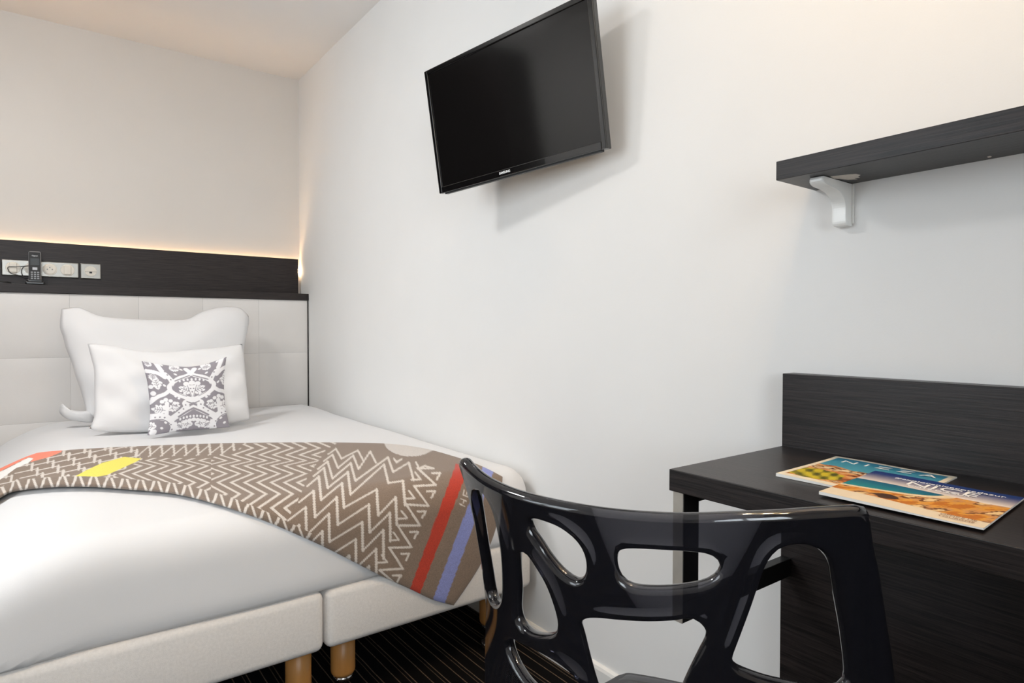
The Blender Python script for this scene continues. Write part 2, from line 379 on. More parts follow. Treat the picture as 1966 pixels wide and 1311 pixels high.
hpart('front_shell', -.0205, .0205, .004, .138, -.0125, -.004, 'plastic_black', .002)
hpart('display', -.0165, .0165, .076, .108, -.0131, -.0122, 'lcd_grey', .0003)
hpart('navigation_key', -.009, .009, .054, .066, -.0138, -.0122, 'silver_rim', .0006)
for r in range(4):
    for c in range(3): hpart('key', -.0155+c*.0115, -.0075+c*.0115, .012+r*.0095, .0175+r*.0095, -.0134, -.0122, 'key_grey', .0003)
T = Matrix.Translation(Vector(hs.location)) @ Matrix.Rotation(math.radians(-7), 4, 'X') @ Matrix.Translation((0, -.0127, .120)) @ Matrix.Rotation(math.pi/2, 4, 'X')
text('brand_lettering', 'Gigaset', .0075, T, 'ink_white', hs)
tube('cord', [(-.045, WY-.03, ZLT+.012), (-.075, WY-.034, ZLT+.03), (-.088, WY-.032, ZLT+.06), (-.08, WY-.034, ZLT+.082), (-.06, WY-.03, ZLT+.09), (-.10, WY-.022, ZLT+.084), (-.135, WY-.02, ZLT+.08), (-.128, WY-.02, ZLT+.055), (-.10, WY-.024, ZLT+.045), (-.066, WY-.028, ZLT+.032)], .0016, 'plastic_black', ph)
V, Fc = lathe([(.0, .0002), (.034, .0002), (.036, .004), (.033, .010), (.022, .014), (.0, .015)][1:], 24, (-.158, WY-.035, ZLT))
tag(mesh('power_adapter', V, Fc, 'plastic_dark', None, True), 'flat round black power adapter lying left of the cordless phone', 'adapter')

# ------------------------------------------------------------------ bed: two box springs, duvet, throw, pillows
YF = 1.475; XS = .537; ZB0, ZB1 = .195, .343
def box_spring(x0, x1, label):
    o = empty('box_spring', ((x0+x1)/2, (YF+LY)/2, 0), label, 'box spring', 'box springs of the bed')
    bm = bmesh.new(); addbox(bm, x0, x1, YF, LY-.012, ZB0, ZB1, .020, 4); bmobj('upholstered_base', bm, 'box_fabric', o, True)
    for k in o.children: 
        for pl in k.data.polygons: pl.use_smooth = True
    lx = (x0+.095, x1-.038) if x0 < 0.3 else (x0+.074, x1-.1)
    for x in lx:
        for y in (YF+.085, LY-.12):
            V, Fc = lathe([(.026, .081), (.0305, .088), (.0315, .094), (.0315, ZB0+.002)], 28, (x, y, 0)); lg = mesh('leg', V, Fc, 'leg_wood', o, True)
            V, Fc = lathe([(.022, .0005), (.026, .004), (.026, .030), (.012, .034), (.012, .066), (.025, .068), (.025, .079), (.020, .081)], 24, (x, y, 0)); mesh('glide', V, Fc, 'chrome', lg, True)
    return o
box_spring(XS-.70, XS-.002, 'grey-white box spring nearer the window side, left half of the bed base')
box_spring(XS+.002, 1.18, 'grey-white box spring beside the white wall, right half of the bed base')

DLO = np.array([-.25, 1.473, .300]); DHI = np.array([1.196, LY-.010, .562]); DR = .085
def drop(x): return .082*np.clip((.1-x)/.25, 0, 1.15)**2
def dsdf(P, zlow=None):
    P = np.array(P, float); P[..., 2] += drop(P[..., 0]); lo = DLO.copy()
    if zlow is not None: lo[2] = zlow
    c = (lo+DHI)/2; b = (DHI-lo)/2-DR; q = np.abs(P-c)-b
    return np.linalg.norm(np.maximum(q, 0), axis=-1)+np.minimum(q.max(-1), 0)-DR
def fold_noise(x, y):
    return .0035*np.sin(5.1*x+2.3*y+1)+.003*np.sin(9*x-6.5*y)+.002*np.sin(14*y+4*x+2)
def duvet():
    n = 60; P = []; Fc = []; idx = {}
    lo, hi, r = DLO, DHI, DR; il, ih = lo+r, hi-r
    def axis_pts(l, h, il_, ih_, k):
        a = l+(il_-l)*(1-np.cos(np.linspace(0, np.pi/2, 9)))[::1]
        a = il_-r*np.sin(np.linspace(np.pi/2, 0, 9)); b = np.linspace(il_, ih_, k)[1:-1]; c = ih_+r*np.sin(np.linspace(0, np.pi/2, 9))
        return np.r_[a, b, c]
    ax = [axis_pts(lo[i], hi[i], il[i], ih[i], k) for i, k in ((0, 50), (1, 70), (2, 6))]
    def vid(p):
        k = tuple(np.round(p, 5))
        if k not in idx:
            q = np.clip(p, il, ih); d = p-q; L = np.linalg.norm(d); s = q+d/L*r if L > 1e-9 else p
            x, y, z = s; s = np.array([x, y, z-drop(x)])
            if z > il[2]: s[2] += fold_noise(x, y)*min(1, (z-il[2])/.06)*(.3 if y < 2.6 else .3+.4*min(1, (y-2.6)/.3))
            if y < il[1]: s[1] += .004*np.sin(9*x+1)*(il[1]-y)/r*(hi[2]-z)/.2
            if s[2] < ZB1+.002: s[2] = ZB1+.002
            idx[k] = len(P); P.append(s)
        return idx[k]
    for a, b_, c, val in ((0, 1, 2, hi[2]), (0, 1, 2, lo[2]), (0, 2, 1, lo[1]), (0, 2, 1, hi[1]), (1, 2, 0, lo[0]), (1, 2, 0, hi[0])):
        flip = (val == hi[c]) ^ (c == 1)
        for i in range(len(ax[a])-1):
            for j in range(len(ax[b_])-1):
                q = []
                for (ii, jj) in ((i, j), (i+1, j), (i+1, j+1), (i, j+1)):
                    p = np.zeros(3); p[a] = ax[a][ii]; p[b_] = ax[b_][jj]; p[c] = val; q.append(vid(p))
                if len(set(q)) > 2: 
                    q = list(dict.fromkeys(q)); Fc.append(tuple(q) if flip else tuple(q[::-1]))
    return mesh('duvet', P, Fc, 'duvet_cotton', None, True)
tag(duvet(), 'plain white duvet tucked over the mattress of the bed', 'duvet')

# throw blanket: its outline lies on the duvet, its right end hangs over the foot
def march(px, py, off):
    """points of the duvet's offset surface along many view rays"""
    d = RT[None]*((px-983)/FPX)[:, None]-UP[None]*((py-655.5)/FPX)[:, None]+FW[None]
    d /= np.linalg.norm(d, axis=1)[:, None]; t = np.full(len(px), .5)
    for _ in range(140): t = np.minimum(t+.85*(dsdf(C0+d*t[:, None], .05)-off), 6)
    return C0+d*t[:, None]
upper = smoothline([(-16, 909), (0, 899), (60, 873), (100, 866), (250, 857), (470, 850), (700, 850), (800, 858), (885, 880), (930, 897), (965, 915)], 520)
lower = smoothline([(-24, 973), (0, 957), (28, 944), (96, 936), (171, 935), (244, 940), (317, 946), (366, 955), (415, 968), (450, 979), (511, 1001), (572, 1027), (633, 1055), (725, 1102), (786, 1130), (831, 1151), (871, 1162)], 520)
NU, NV = 520, 190
vv = np.r_[0, np.linspace(0, 1, NV-1)[1:]**1.15, 1][:NV]; vv = np.linspace(0, 1, NV)**1.2
PX = lower[:, None, 0]*(1-vv)+upper[:, None, 0]*vv; PY = lower[:, None, 1]*(1-vv)+upper[:, None, 1]*vv
# right end edge bulges a little as in the photograph
uu = np.linspace(0, 1, NU)[:, None]; PX = PX+uu**8*26*np.sin(np.pi*vv)[None]
dist_lo = np.hypot(PX-lower[:, None, 0], PY-lower[:, None, 1])
fold = np.interp(PX, [-100, 0, 300, 450, 620, 700], [.026, .026, .022, .016, .009, .007])
band = np.interp(PX, [-100, 0, 300, 450, 620], [20, 20, 21, 22, 14])
prof_ = np.sqrt(np.clip(1-(1-np.clip(dist_lo/band, 0, 1))**2, 0, 1))
off = .0045+(fold-.0015)*prof_
edge_hi = np.clip((1-vv)/.04, 0, 1)[None]; off = .0042+(off-.0042)*np.sqrt(1-(1-edge_hi)**2)
endf = np.clip((1-uu)/.012, 0, 1); off = .0042+(off-.0042)*np.sqrt(1-(1-endf)**2)
P = march(PX.ravel(), PY.ravel(), off.ravel())
Pb = march(PX.ravel(), PY.ravel(), np.full(NU*NV, .0032))
V = np.r_[P, Pb]; ids = np.arange(NU*NV).reshape(NU, NV); N2 = NU*NV
Fc = [(ids[i, j], ids[i+1, j], ids[i+1, j+1], ids[i, j+1]) for i in range(NU-1) for j in range(NV-1)]
Fc += [(ids[i, 0]+N2, ids[i+1, 0]+N2, ids[i+1, 0], ids[i, 0]) for i in range(NU-1)] + [(ids[i, -1], ids[i+1, -1], ids[i+1, -1]+N2, ids[i, -1]+N2) for i in range(NU-1)]
Fc += [(ids[-1, j]+N2, ids[-1, j+1]+N2, ids[-1, j+1], ids[-1, j]) for j in range(NV-1)] + [(ids[0, j], ids[0, j+1], ids[0, j+1]+N2, ids[0, j]+N2) for j in range(NV-1)]
# woven pattern, laid out in the blanket's own flat layout
BR = srgb(134, 116, 101); CR = srgb(214, 205, 196); RED = srgb(186, 60, 40); BLUE = srgb(140, 148, 205); YEL = srgb(238, 222, 84); ORG = srgb(250, 134, 104); ELL = srgb(205, 198, 192)
R = Raster(-80, 840, 990, 1175, 3, BR)
Z3 = lambda p: (600+p[0]/3.974, 840+p[1]/3.974)
# left field: stepped zigzags
for r in range(-3, 12):
    y0 = 868+r*10.5
    for k in range(-3, 9):
        x = -40+k*40+r*9.5; y = y0+(-.13*(x-100)) + (18 if x < 0 else 0)
        R.line([(x, y), (x+44, y-9.5)], 1.7, CR); R.line([(x+44, y-9.5), (x+42, y+2.5)], 5.0, CR)
# top strip: N shaped zigzags
keep = R.a.copy()
strip = R.poly([(262, 850), (475, 845), (460, 866), (455, 880), (270, 880)], BR)
for k in range(9):
    x = 262+k*23; y1 = 877-.012*(x-262)*2; y0 = 852-.01*(x-262)
    R.line([(x, y1), (x+26, y0+3)], 2.0, CR); R.line([(x+25, y0+2), (x+27, y1-3)], 4.6 if k > 3 else 4.0, CR)
# middle field: nested chevrons in rows
mid = R.poly([(278, 879), (400, 880), (462, 862), (466, 852), (655, 846), (626, 863), (592, 913), (568, 970), (545, 1010), (440, 975), (366, 940), (300, 924), (215, 916), (240, 900)], BR)
X, Y = R.X, R.Y
rows = np.interp(Y, [846, 860, 873, 884, 894, 909, 926, 948, 975, 1010], [0, 1, 2, 3, 4, 5, 6, 7, 8, 9])
tri = np.abs((rows % 2)-1)
amp = np.interp(Y, [850, 900, 1000], [34, 42, 40])
ph_ = (X - 405 + np.where(X > 405, 1, -1)*amp*tri*np.where(X > 405, 1, 1))/25.5
cm = mid & ((ph_ % 1) < .30); R.a[cm] = CR[:3]
# right field: long zigzags stacked along the blanket
col1 = [(346, 97), (310, 136), (291, 194), (270, 262), (225, 346), (185, 455), (125, 580), (75, 715), (20, 860)]
col0 = [(179, 85), (152, 130), (115, 182), (88, 230), (48, 297), (8, 406), (-52, 531), (-102, 666), (-157, 811)]
col2 = [None, (440, 105), (575, 150), (545, 205), (490, 395), (430, 510), (380, 645), (330, 775), (280, 900)]
col3 = [None, None, (735, 190), (690, 330), (635, 455), (590, 575), (540, 705), (485, 850), (430, 980)]
R.poly([Z3(q) for q in [(215, 30), (104, 92), (-32, 290), (-127, 517), (-230, 680), (-180, 900), (700, 1250), (1000, 1250), (1360, 300), (1360, 60), (900, 60), (560, 20), (300, 20)]], BR)
LI = lambda y: (np.interp(y, [60, 100, 191, 262, 455, 700], [36, 45, 37, 21, 8, 2]), np.interp(y, [60, 100, 191, 262, 455, 700], [60, 85, 134, 171, 210, 220]))
for k in range(9):
    ch = [col0[k], col1[k], col2[k], col3[k]]; pts = []
    first = ch[0]; dx, L = LI(first[1]); pts.append((first[0]-np.interp(first[1], [85, 300, 600], [60, 90, 150]), first[1]+np.interp(first[1], [85, 300, 600], [42, 75, 110])))
    for q in ch:
        if q is None: break
        dx, L = LI(q[1]); pts += [q, (q[0]+dx, q[1]+L)]
    for a, b_ in zip(pts[:-1], pts[1:]): 
        wd = 3.0 if abs(b_[0]-a[0]) > 50 else 4.4
        R.line([Z3(a), Z3(b_)], wd*np.interp(a[1], [80, 300], [.8, 1.15]), CR)
teeth = [(800, 230), (940, 360), (775, 370), (885, 520), (715, 510), (820, 670), (650, 670), (755, 835), (585, 840), (690, 1000), (510, 1010), (620, 1105)]
R.poly([Z3(q) for q in [(800, 215), (940, 355)]+[(q[0]+12, q[1]) for q in teeth[2:]]+[(560, 1130), (1000, 1250), (1000, 200)]], BR)
R.line([Z3(q) for q in teeth], 4.2, CR)
R.line([Z3((790, 190)), Z3((815, 235)), Z3((925, 235)), Z3((860, 215)), Z3((815, 232))], 3.6, CR)
for (x, y) in ((975, 270), (935, 408), (865, 562), (805, 718), (740, 885), (675, 1050)): R.line([Z3((x-62, y+2)), Z3((x, y)), Z3((x-28, y+50))], 4.0, CR)
for (x, y) in ((825, 318), (780, 462), (722, 615), (660, 780), (570, 950)): R.line([Z3((x-42, y-55)), Z3((x, y)), Z3((x-70, y+4))], 3.6, CR)
R.line([Z3((620, 158)), Z3((640, 188)), Z3((680, 165))], 3.6, CR)
# plain end with stripes and lettering
def quad(a, b_, c, d, col): R.poly([a, b_, c, d], col)
quad((876, 889), (897, 905), (806, 1140), (786, 1134), RED); quad((898, 900), (900, 905), (897, 915), (880, 890), RED)
quad((928, 893), (948, 904), (853, 1160), (831, 1151), BLUE)
def letter(c, ox, oy, ux, uy, vx, vy):
    G = {'H': [((0, 0), (0, 1)), ((.62, 0), (.62, 1)), ((0, .5), (.62, .5))], 'E': [((0, 0), (0, 1)), ((0, 0), (.6, 0)), ((0, .5), (.5, .5)), ((0, 1), (.6, 1))], 'R': [((0, 0), (0, 1)), ((0, 1), (.6, .95)), ((.6, .95), (.6, .55)), ((.6, .55), (0, .5)), ((.25, .5), (.62, 0))]}
    for a, b_ in G[c]: R.line([(ox+a[0]*ux+a[1]*vx, oy+a[0]*uy+a[1]*vy), (ox+b_[0]*ux+b_[1]*vx, oy+b_[0]*uy+b_[1]*vy)], 1.9, CR)
for i, c in enumerate('HER'):
    letter(c, 892+i*6.6, 972-i*17.5, 6.0, -15.5, -10, -5)
# other coloured figures
R.ell(789, 846, 52, 30, ELL)
R.poly([(143, 915), (165, 903), (195, 889), (238, 877), (272, 880), (262, 886), (238, 897), (205, 912), (186, 915)], YEL)
R.poly([(-80, 930), (-20, 905), (0, 899), (60, 871), (122, 862), (117, 868), (95, 877), (58, 887), (64, 880), (56, 877), (0, 905), (-30, 930)], ORG)
R.poly([(-60, 950), (0, 906), (30, 891), (56, 878), (64, 880), (55, 888), (30, 899), (0, 921), (-40, 955)], srgb(244, 240, 236))
# folded front edge shows the zigzag from the side
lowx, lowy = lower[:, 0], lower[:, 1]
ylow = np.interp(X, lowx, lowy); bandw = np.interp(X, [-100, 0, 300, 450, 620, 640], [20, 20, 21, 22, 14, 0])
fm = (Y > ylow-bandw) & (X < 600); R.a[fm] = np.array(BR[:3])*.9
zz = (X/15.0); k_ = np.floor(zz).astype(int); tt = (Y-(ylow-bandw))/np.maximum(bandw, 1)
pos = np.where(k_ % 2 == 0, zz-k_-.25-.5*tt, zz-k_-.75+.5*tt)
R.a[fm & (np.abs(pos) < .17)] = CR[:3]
Fc = [f[::-1] for f in Fc]
thr = mesh('throw_blanket', V, Fc, 'blanket_wool', None, True)
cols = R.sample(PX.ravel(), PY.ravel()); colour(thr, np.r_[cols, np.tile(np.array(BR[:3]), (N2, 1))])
tag(thr, 'brown woven throw with cream zigzags, red and blue end stripes across the bed foot', 'blanket')

# pillows: quilted bag between four edge curves on a leaning plane
def pillow(name, edges, yb_, zb_, yt, zt, T, m, label, group, nu=60, nv=50, pw=2.2, wr=.004, print_=None, seed=0):
    n = np.cross([1, 0, 0], np.array([0, yt-yb_, zt-zb_])); n /= np.linalg.norm(n); p0 = (0, yb_, zb_)
    E = [smoothline(e, 80) for e in edges]       # top (L>R), right (T>B), bottom (L>R), left (T>B)
    t3 = lambda e, k: np.array([onplane(x, y, p0, n) for x, y in resample(e, k)])
    top, rgt, bot, lft = t3(E[0], nu), t3(E[1], nv), t3(E[2], nu), t3(E[3], nv)
    u = np.linspace(0, 1, nu)[None, :, None]; v = np.linspace(0, 1, nv)[:, None, None]
    c00, c10, c01, c11 = (top[0]+lft[0])/2, (top[-1]+rgt[0])/2, (bot[0]+lft[-1])/2, (bot[-1]+rgt[-1])/2
    G = (1-v)*top[None]+v*bot[None]+(1-u)*lft[:, None]+u*rgt[:, None]-((1-u)*(1-v)*c00+u*(1-v)*c10+(1-u)*v*c01+u*v*c11)
    U = u[..., 0]*2-1; Vv = v[..., 0]*2-1
    th = T/2*np.clip((1-np.abs(U)**pw)*(1-np.abs(Vv)**pw), 0, 1)**.55
    rs = np.random.RandomState(seed); wv = 0
    for _ in range(5):
        a, b_, c = rs.uniform(-9, 9), rs.uniform(-9, 9), rs.uniform(0, 6); wv = wv+np.sin(a*U+b_*Vv+c)
    th = th+wr*.35*wv*np.clip(th/(T*.3), 0, 1)
    nn = -n if n[1] > 0 else n     # towards the room
    Fr = G+nn*th[..., None]; Bk = G-nn*th[..., None]*.8
    ii = np.arange(nu*nv).reshape(nv, nu); N = nu*nv; Fc = []
    for j in range(nv-1):
        for i in range(nu-1):
            Fc.append((ii[j, i], ii[j+1, i], ii[j+1, i+1], ii[j, i+1])); Fc.append((N+ii[j, i], N+ii[j, i+1], N+ii[j+1, i+1], N+ii[j+1, i]))
    Vt = np.r_[Fr.reshape(-1, 3), Bk.reshape(-1, 3)]
    me = bpy.data.meshes.new(name); me.from_pydata(Vt.tolist(), [], Fc)
    o = link(name, me, m, None, True)
    if print_ is not None:
        uv = np.stack(np.broadcast_arrays(u[..., 0], v[..., 0]), -1).reshape(-1, 2); c = print_.sample(uv[:, 0], uv[:, 1]); colour(o, np.r_[c, c])
    bm = bmesh.new(); bm.from_mesh(me); bmesh.ops.remove_doubles(bm, verts=bm.verts, dist=.0004); bmesh.ops.recalc_face_normals(bm, faces=bm.faces); bm.to_mesh(me); bm.free()
    me.polygons.foreach_set('use_smooth', [True]*len(me.polygons))
    return tag(o, label, 'pillow' if name != 'cushion' else 'cushion', group)
big = pillow('pillow', [[(118, 593), (141, 590), (156, 591), (168, 597), (189, 606), (215, 611), (265, 614), (316, 614), (358, 613), (378, 603), (399, 595), (430, 589), (460, 591), (477, 606)],
        [(477, 606), (478, 618), (474, 642), (469, 669), (469, 714), (474, 770), (477, 796)], [(168, 800), (250, 803), (350, 801), (477, 796)],
        [(118, 593), (115, 627), (121, 646), (127, 669), (137, 694), (145, 722), (154, 747), (162, 774), (168, 800)]], 3.20, .572, 3.40, 1.08, .17, 'pillow_cotton', 'large white pillow with eared corners leaning on the headboard', None, pw=3.5, wr=.011, seed=1)
# loose tail of the big pillow's case at its lower left
fl = [(113, 788), (119, 774), (128, 784), (150, 789), (178, 790), (178, 810), (150, 809), (131, 805), (117, 796)]
q = smoothline(fl+[fl[0]], 40)[:-1]; pc = np.array([onplane(x, y, (0, 3.22, .58), (0, 1, 0)) for x, y in q]); cen = pc.mean(0)
V = [*(pc+[0, .0, 0]), *(cen+(pc-cen)*.7+[0, -.022, 0]), cen+[0, -.028, 0], *(cen+(pc-cen)*.7+[0, .02, 0]), cen+[0, .022, 0]]; k = len(q); Fc = []
for i in range(k):
    j = (i+1) % k; Fc += [(i, j, k+j, k+i), (k+i, k+j, 2*k), (j, i, 2*k+1+i, 2*k+1+j), (2*k+1+j, 2*k+1+i, 3*k+1)]
mesh('pillowcase_tail', V, Fc, 'pillow_cotton', big, True)
pillow('pillow', [[(168, 660), (182, 660), (217, 664), (254, 673), (306, 676), (368, 673), (420, 667), (465, 660)], [(465, 660), (468, 677), (471, 714), (476, 770), (480, 805)],
        [(172, 822), (187, 827), (244, 830), (300, 829), (380, 822), (440, 814), (480, 805)], [(168, 660), (177, 694), (181, 714), (181, 755), (181, 797), (172, 822)]],
       2.87, .562, 3.03, .91, .14, 'pillow_cotton', 'smaller plain white pillow standing in front of the large one', None, pw=3, wr=.011, seed=4)
# printed cushion: white arabesque on grey, mirrored about the middle
GR = srgb(150, 145, 152); WH = srgb(240, 239, 241)
K = Raster(0, 0, 1.001, 1.001, 420, GR)
def mline(pts, wd, col=WH):
    s = smoothline(pts, 40)
    for mir in (0, 1): K.line([((1.10-x) if mir else x, y) for x, y in s], wd*(1.15 if col is WH else 1), col)
def leaf(x, y, L, wd, ang, col=WH, vein=True):
    for mir in (0, 1):
        t = np.linspace(0, 1, 16); c, s_ = math.cos(ang), math.sin(ang); up_ = [(a*L, wd*math.sin(math.pi*a**.8)*(1+.22*math.sin(9*math.pi*a))) for a in t]
        pts = [(x+a*c-b_*s_, y+a*s_+b_*c) for a, b_ in up_+[(a, -b_) for a, b_ in up_[::-1]]]
        if mir: pts = [(1.10-a, b_) for a, b_ in pts]
        K.poly(pts, col)
        if vein:
            vp = [(x+.12*L*c, y+.12*L*s_), (x+.85*L*c, y+.85*L*s_)]
            K.line([((1.10-a) if mir else a, b_) for a, b_ in vp], .007, GR)
            for f in (.3, .45, .6, .75):
                for sg in (-1, 1):
                    q0 = (x+f*L*c, y+f*L*s_); q1 = (q0[0]+wd*.55*(c*.6-sg*s_), q0[1]+wd*.55*(s_*.6+sg*c)); K.line([((1.10-a) if mir else a, b_) for a, b_ in (q0, q1)], .008, GR)
mline([(.16, -.02), (.20, .12), (.27, .22), (.30, .30), (.26, .37), (.31, .45), (.42, .50), (.55, .555)], .055)
mline([(.30, .30), (.40, .22), (.52, .16), (.60, .06)], .05)
mline([(.55, .555), (.45, .60), (.46, .66), (.38, .74), (.27, .82)], .07)
mline([(.0, .57), (.1, .50), (.2, .46), (.27, .40)], .045)
mline([(-.02, .76), (.12, .77), (.24, .82), (.31, .92), (.30, 1.02)], .075)
mline([(.27, .84), (.4, .76), (.55, .66)], .05)
mline([(.02, .14), (.14, .16), (.22, .22)], .05)
mline([(.21, .60), (.20, .70), (.205, .80)], .05)
for a in ((.21, .70, .2, .065, math.pi+.25), (.22, .69, .17, .05, -.30), (.12, .40, .2, .055, -1.75), (.40, .10, .14, .06, -2.2), (.54, .92, .19, .06, math.pi+.12), (.09, .90, .17, .055, math.pi+.2), (.56, .44, .2, .055, math.pi+.42), (.30, .08, .12, .05, -.3), (.06, .28, .12, .05, -1.3), (.42, .98, .1, .04, -2.2), (.10, .05, .1, .05, -2.6), (.36, .66, .1, .04, -2.6)): leaf(*a)
for x, y, r in ((.15, .57, .03), (.2, .545, .03), (.26, .565, .028), (.31, .6, .026), (.48, .31, .04), (.55, .29, .04), (.50, .86, .03), (.55, .85, .03), (.44, .88, .03), (.05, .45, .035), (.04, .52, .03), (.03, .36, .03), (.06, .97, .045), (.40, .02, .03), (.33, .50, .018), (.37, .53, .018), (.28, .45, .018)):
    K.ell(x, y, r, r*.9, WH); K.ell(1.10-x, y, r, r*.9, WH)
for t_ in np.linspace(-1, 1, 9): K.ell(.55+.17*t_, .80+.035*t_*t_, .013, .02, WH)
for t_ in np.linspace(-1, 1, 7): K.ell(.55+.15*t_, .235+.03*t_*t_, .014, .02, WH)
for q_ in ((.42, .36), (.40, .42), (.45, .46), (.30, .66), (.35, .60), (.08, .62), (.03, .66), (.16, .30), (.20, .34), (.36, .16), (.44, .07), (.22, .02), (.16, .93), (.20, .86), (.38, .90), (.36, .97)):
    K.ell(q_[0], q_[1], .022, .014, WH, .6); K.ell(1.10-q_[0], q_[1], .022, .014, WH, -.6)
K.poly([(.49, .33), (.61, .33), (.565, .52), (.535, .52)], WH); K.line([(.49, .33), (.54, .5)], .008, GR); K.line([(.61, .33), (.56, .5)], .008, GR)
for x, y in ((.53, .38), (.57, .38), (.55, .43), (.24, .13), (.26, .18), (.29, .25), (.32, .86), (.27, .9), (.29, .97), (.06, .77), (.12, .775), (.18, .79), (.45, .63), (.42, .69), (.36, .74)):
    K.ell(x, y, .011, .011, GR); K.ell(1.10-x, y, .011, .011, GR)
mline([(.30, .345), (.305, .40), (.38, .46), (.47, .50)], .009, GR); mline([(.34, .27), (.45, .21), (.53, .17)], .016, GR); mline([(.36, .80), (.46, .73), (.55, .68)], .026, GR); mline([(.02, .80), (.16, .815), (.25, .88)], .012, GR); mline([(.47, .58), (.52, .60), (.55, .60)], .016, GR)
pillow('cushion', [[(272, 693), (305, 699), (338, 703), (364, 704), (390, 700), (416, 692), (435, 685)], [(435, 685), (432, 706), (430, 735), (431, 761), (434, 787), (441, 820)],
        [(283, 835), (294, 835), (338, 828), (390, 824), (441, 820)], [(272, 693), (278, 714), (283, 735), (287, 771), (288, 800), (283, 835)]],
       2.715, .566, 2.795, .86, .10, 'cushion_print', 'small square grey and white arabesque cushion in front of the pillows', None, nu=170, nv=170, pw=2.4, wr=.002, print_=K, seed=3)

# ------------------------------------------------------------------ television on the right wall
tv = empty('television', (D, 1.44, 1.6), 'black flat television tilted on the white wall above the bed foot', 'television')
a, t, r = np.radians([10.8, 7.9, 2.0]); n = np.array([-np.cos(a)*np.cos(t), -np.sin(a)*np.cos(t), -np.sin(t)])
rg = np.cross(-n, [0, 0, 1]); rg /= np.linalg.norm(rg); u = np.cross(rg, -n); rr = rg*np.cos(r)+u*np.sin(r); uu_ = u*np.cos(r)-rg*np.sin(r)
TM = Matrix((( rr[0], uu_[0], n[0], 1.049), (rr[1], uu_[1], n[1], 1.438), (rr[2], uu_[2], n[2], 1.613), (0, 0, 0, 1)))
def tvpart(nm, x0, x1, y0, y1, z0, z1, m, bev=.002, parent=tv):
    bm = bmesh.new(); addbox(bm, x0, x1, y0, y1, z0, z1, bev, 2); bmesh.ops.transform(bm, matrix=TM, verts=bm.verts); return bmobj(nm, bm, m, parent)
W2, H2 = .32, .19
tvpart('casing', -W2, W2, -H2, H2, -.022, -.003, 'tv_bezel')
tvpart('rear_cover', -W2+.05, W2-.05, -H2+.03, H2-.05, -.042, -.0215, 'plastic_dark', .012)
for nm, b4 in (('bezel', (-W2, -W2+.014, -H2, H2)), ('bezel', (W2-.014, W2, -H2, H2)), ('bezel', (-W2+.014, W2-.014, H2-.014, H2)), ('bezel', (-W2+.014, W2-.014, -H2, -H2+.02))):
    tvpart(nm, *b4, -.004, .0025, 'tv_bezel', .0022)
tvpart('screen', -W2+.0135, W2-.0135, -H2+.0195, H2-.0135, -.0035, -.0012, 'tv_screen', .0002)
tvpart('lower_lip', -.30, .30, -H2-.004, -H2+.002, -.018, -.004, 'plastic_dark', .001)
text('brand_lettering', 'SAMSUNG', .0095, TM @ Matrix.Translation((-.03, -H2+.0105, .0026)), 'ink_white', tv, bold=.0002)
bm = bmesh.new(); cyl(bm, TM @ Vector((0, 0, -.042)), (D-.010, 1.46, 1.60), .022, n=20); bmobj('mount_arm', bm, 'metal_black', tv)
box('mount_plate', D-.012, D-.0005, 1.38, 1.54, 1.53, 1.67, 'metal_black', tv)

# ------------------------------------------------------------------ shelf and its bracket
SX, SY, SZT, SZB = .885*D, .5204*D, H+.2521*D, H+.2239*D
sh = empty('wall_shelf', (D, 0, SZB), 'dark wenge shelf fixed to the white wall above the desk', 'shelf')
box('board', SX, D-.0005, -.62, SY, SZB, SZT, 'wenge_y', sh, bev=.0008)
def chip(pxs, name):
    q = [on(x, y, 2, SZB-.0002) for x, y in pxs]; n_ = len(q)
    V = [(*p[:2], SZB-.0004) for p in q]+[(*p[:2], SZB+.0005) for p in q]
    mesh(name, V, [tuple(range(n_))]+[(i, (i+1) % n_, n_+(i+1) % n_, n_+i) for i in range(n_)], 'bare_chip', sh)
chip([(1594, 339), (1610, 337), (1628, 335), (1643, 334), (1652, 336), (1647, 339), (1651, 341), (1640, 342), (1646, 344), (1628, 345), (1612, 343), (1602, 343)], 'chipped_patch')
chip([(1895, 301), (1900, 299.5), (1904, 300), (1902, 302), (1897, 302.5)], 'chipped_patch')
br = empty('shelf_bracket', (D, .566, SZB), 'white metal bracket under the left end of the wall shelf', 'bracket')
def bracket_mesh():
    # side profile in (distance from wall, height below shelf), thickened along Y with a bulged outer face
    out_ = smoothline([(.108, -.001), (.110, -.008), (.100, -.0135), (.072, -.016), (.046, -.022), (.031, -.034), (.026, -.046), (.0255, -.062), (.024, -.074), (.019, -.078), (.001, -.0785)], 40)
    inn = [(.001, -.0008)]
    pts = [tuple(p) for p in out_]+inn; yc = .566; V = []; Fc = []; lay = [(-.0125, .80), (-.0115, .94), (-.009, 1), (.009, 1), (.0115, .94), (.0125, .80)]
    for dy, s in lay:
        for dx, dz in pts: V.append((D-.0006-dx*(.86+.14*s if dx > .002 else 1), yc+dy, SZB+dz*(.94+.06*s)))
    n_ = len(pts)
    for l in range(len(lay)-1):
        for i in range(n_): Fc.append((l*n_+i, l*n_+(i+1) % n_, (l+1)*n_+(i+1) % n_, (l+1)*n_+i))
    Fc.append(tuple(range(n_))[::-1]); Fc.append(tuple(range(5*n_, 6*n_)))
    return V, Fc
V, Fc = bracket_mesh(); o = mesh('bracket_body', V, Fc, 'bracket_white', br)
box('flange', D-.004, D-.0004, .5495, .5535, SZB-.074, SZB-.001, 'bracket_white', br, bev=.001)

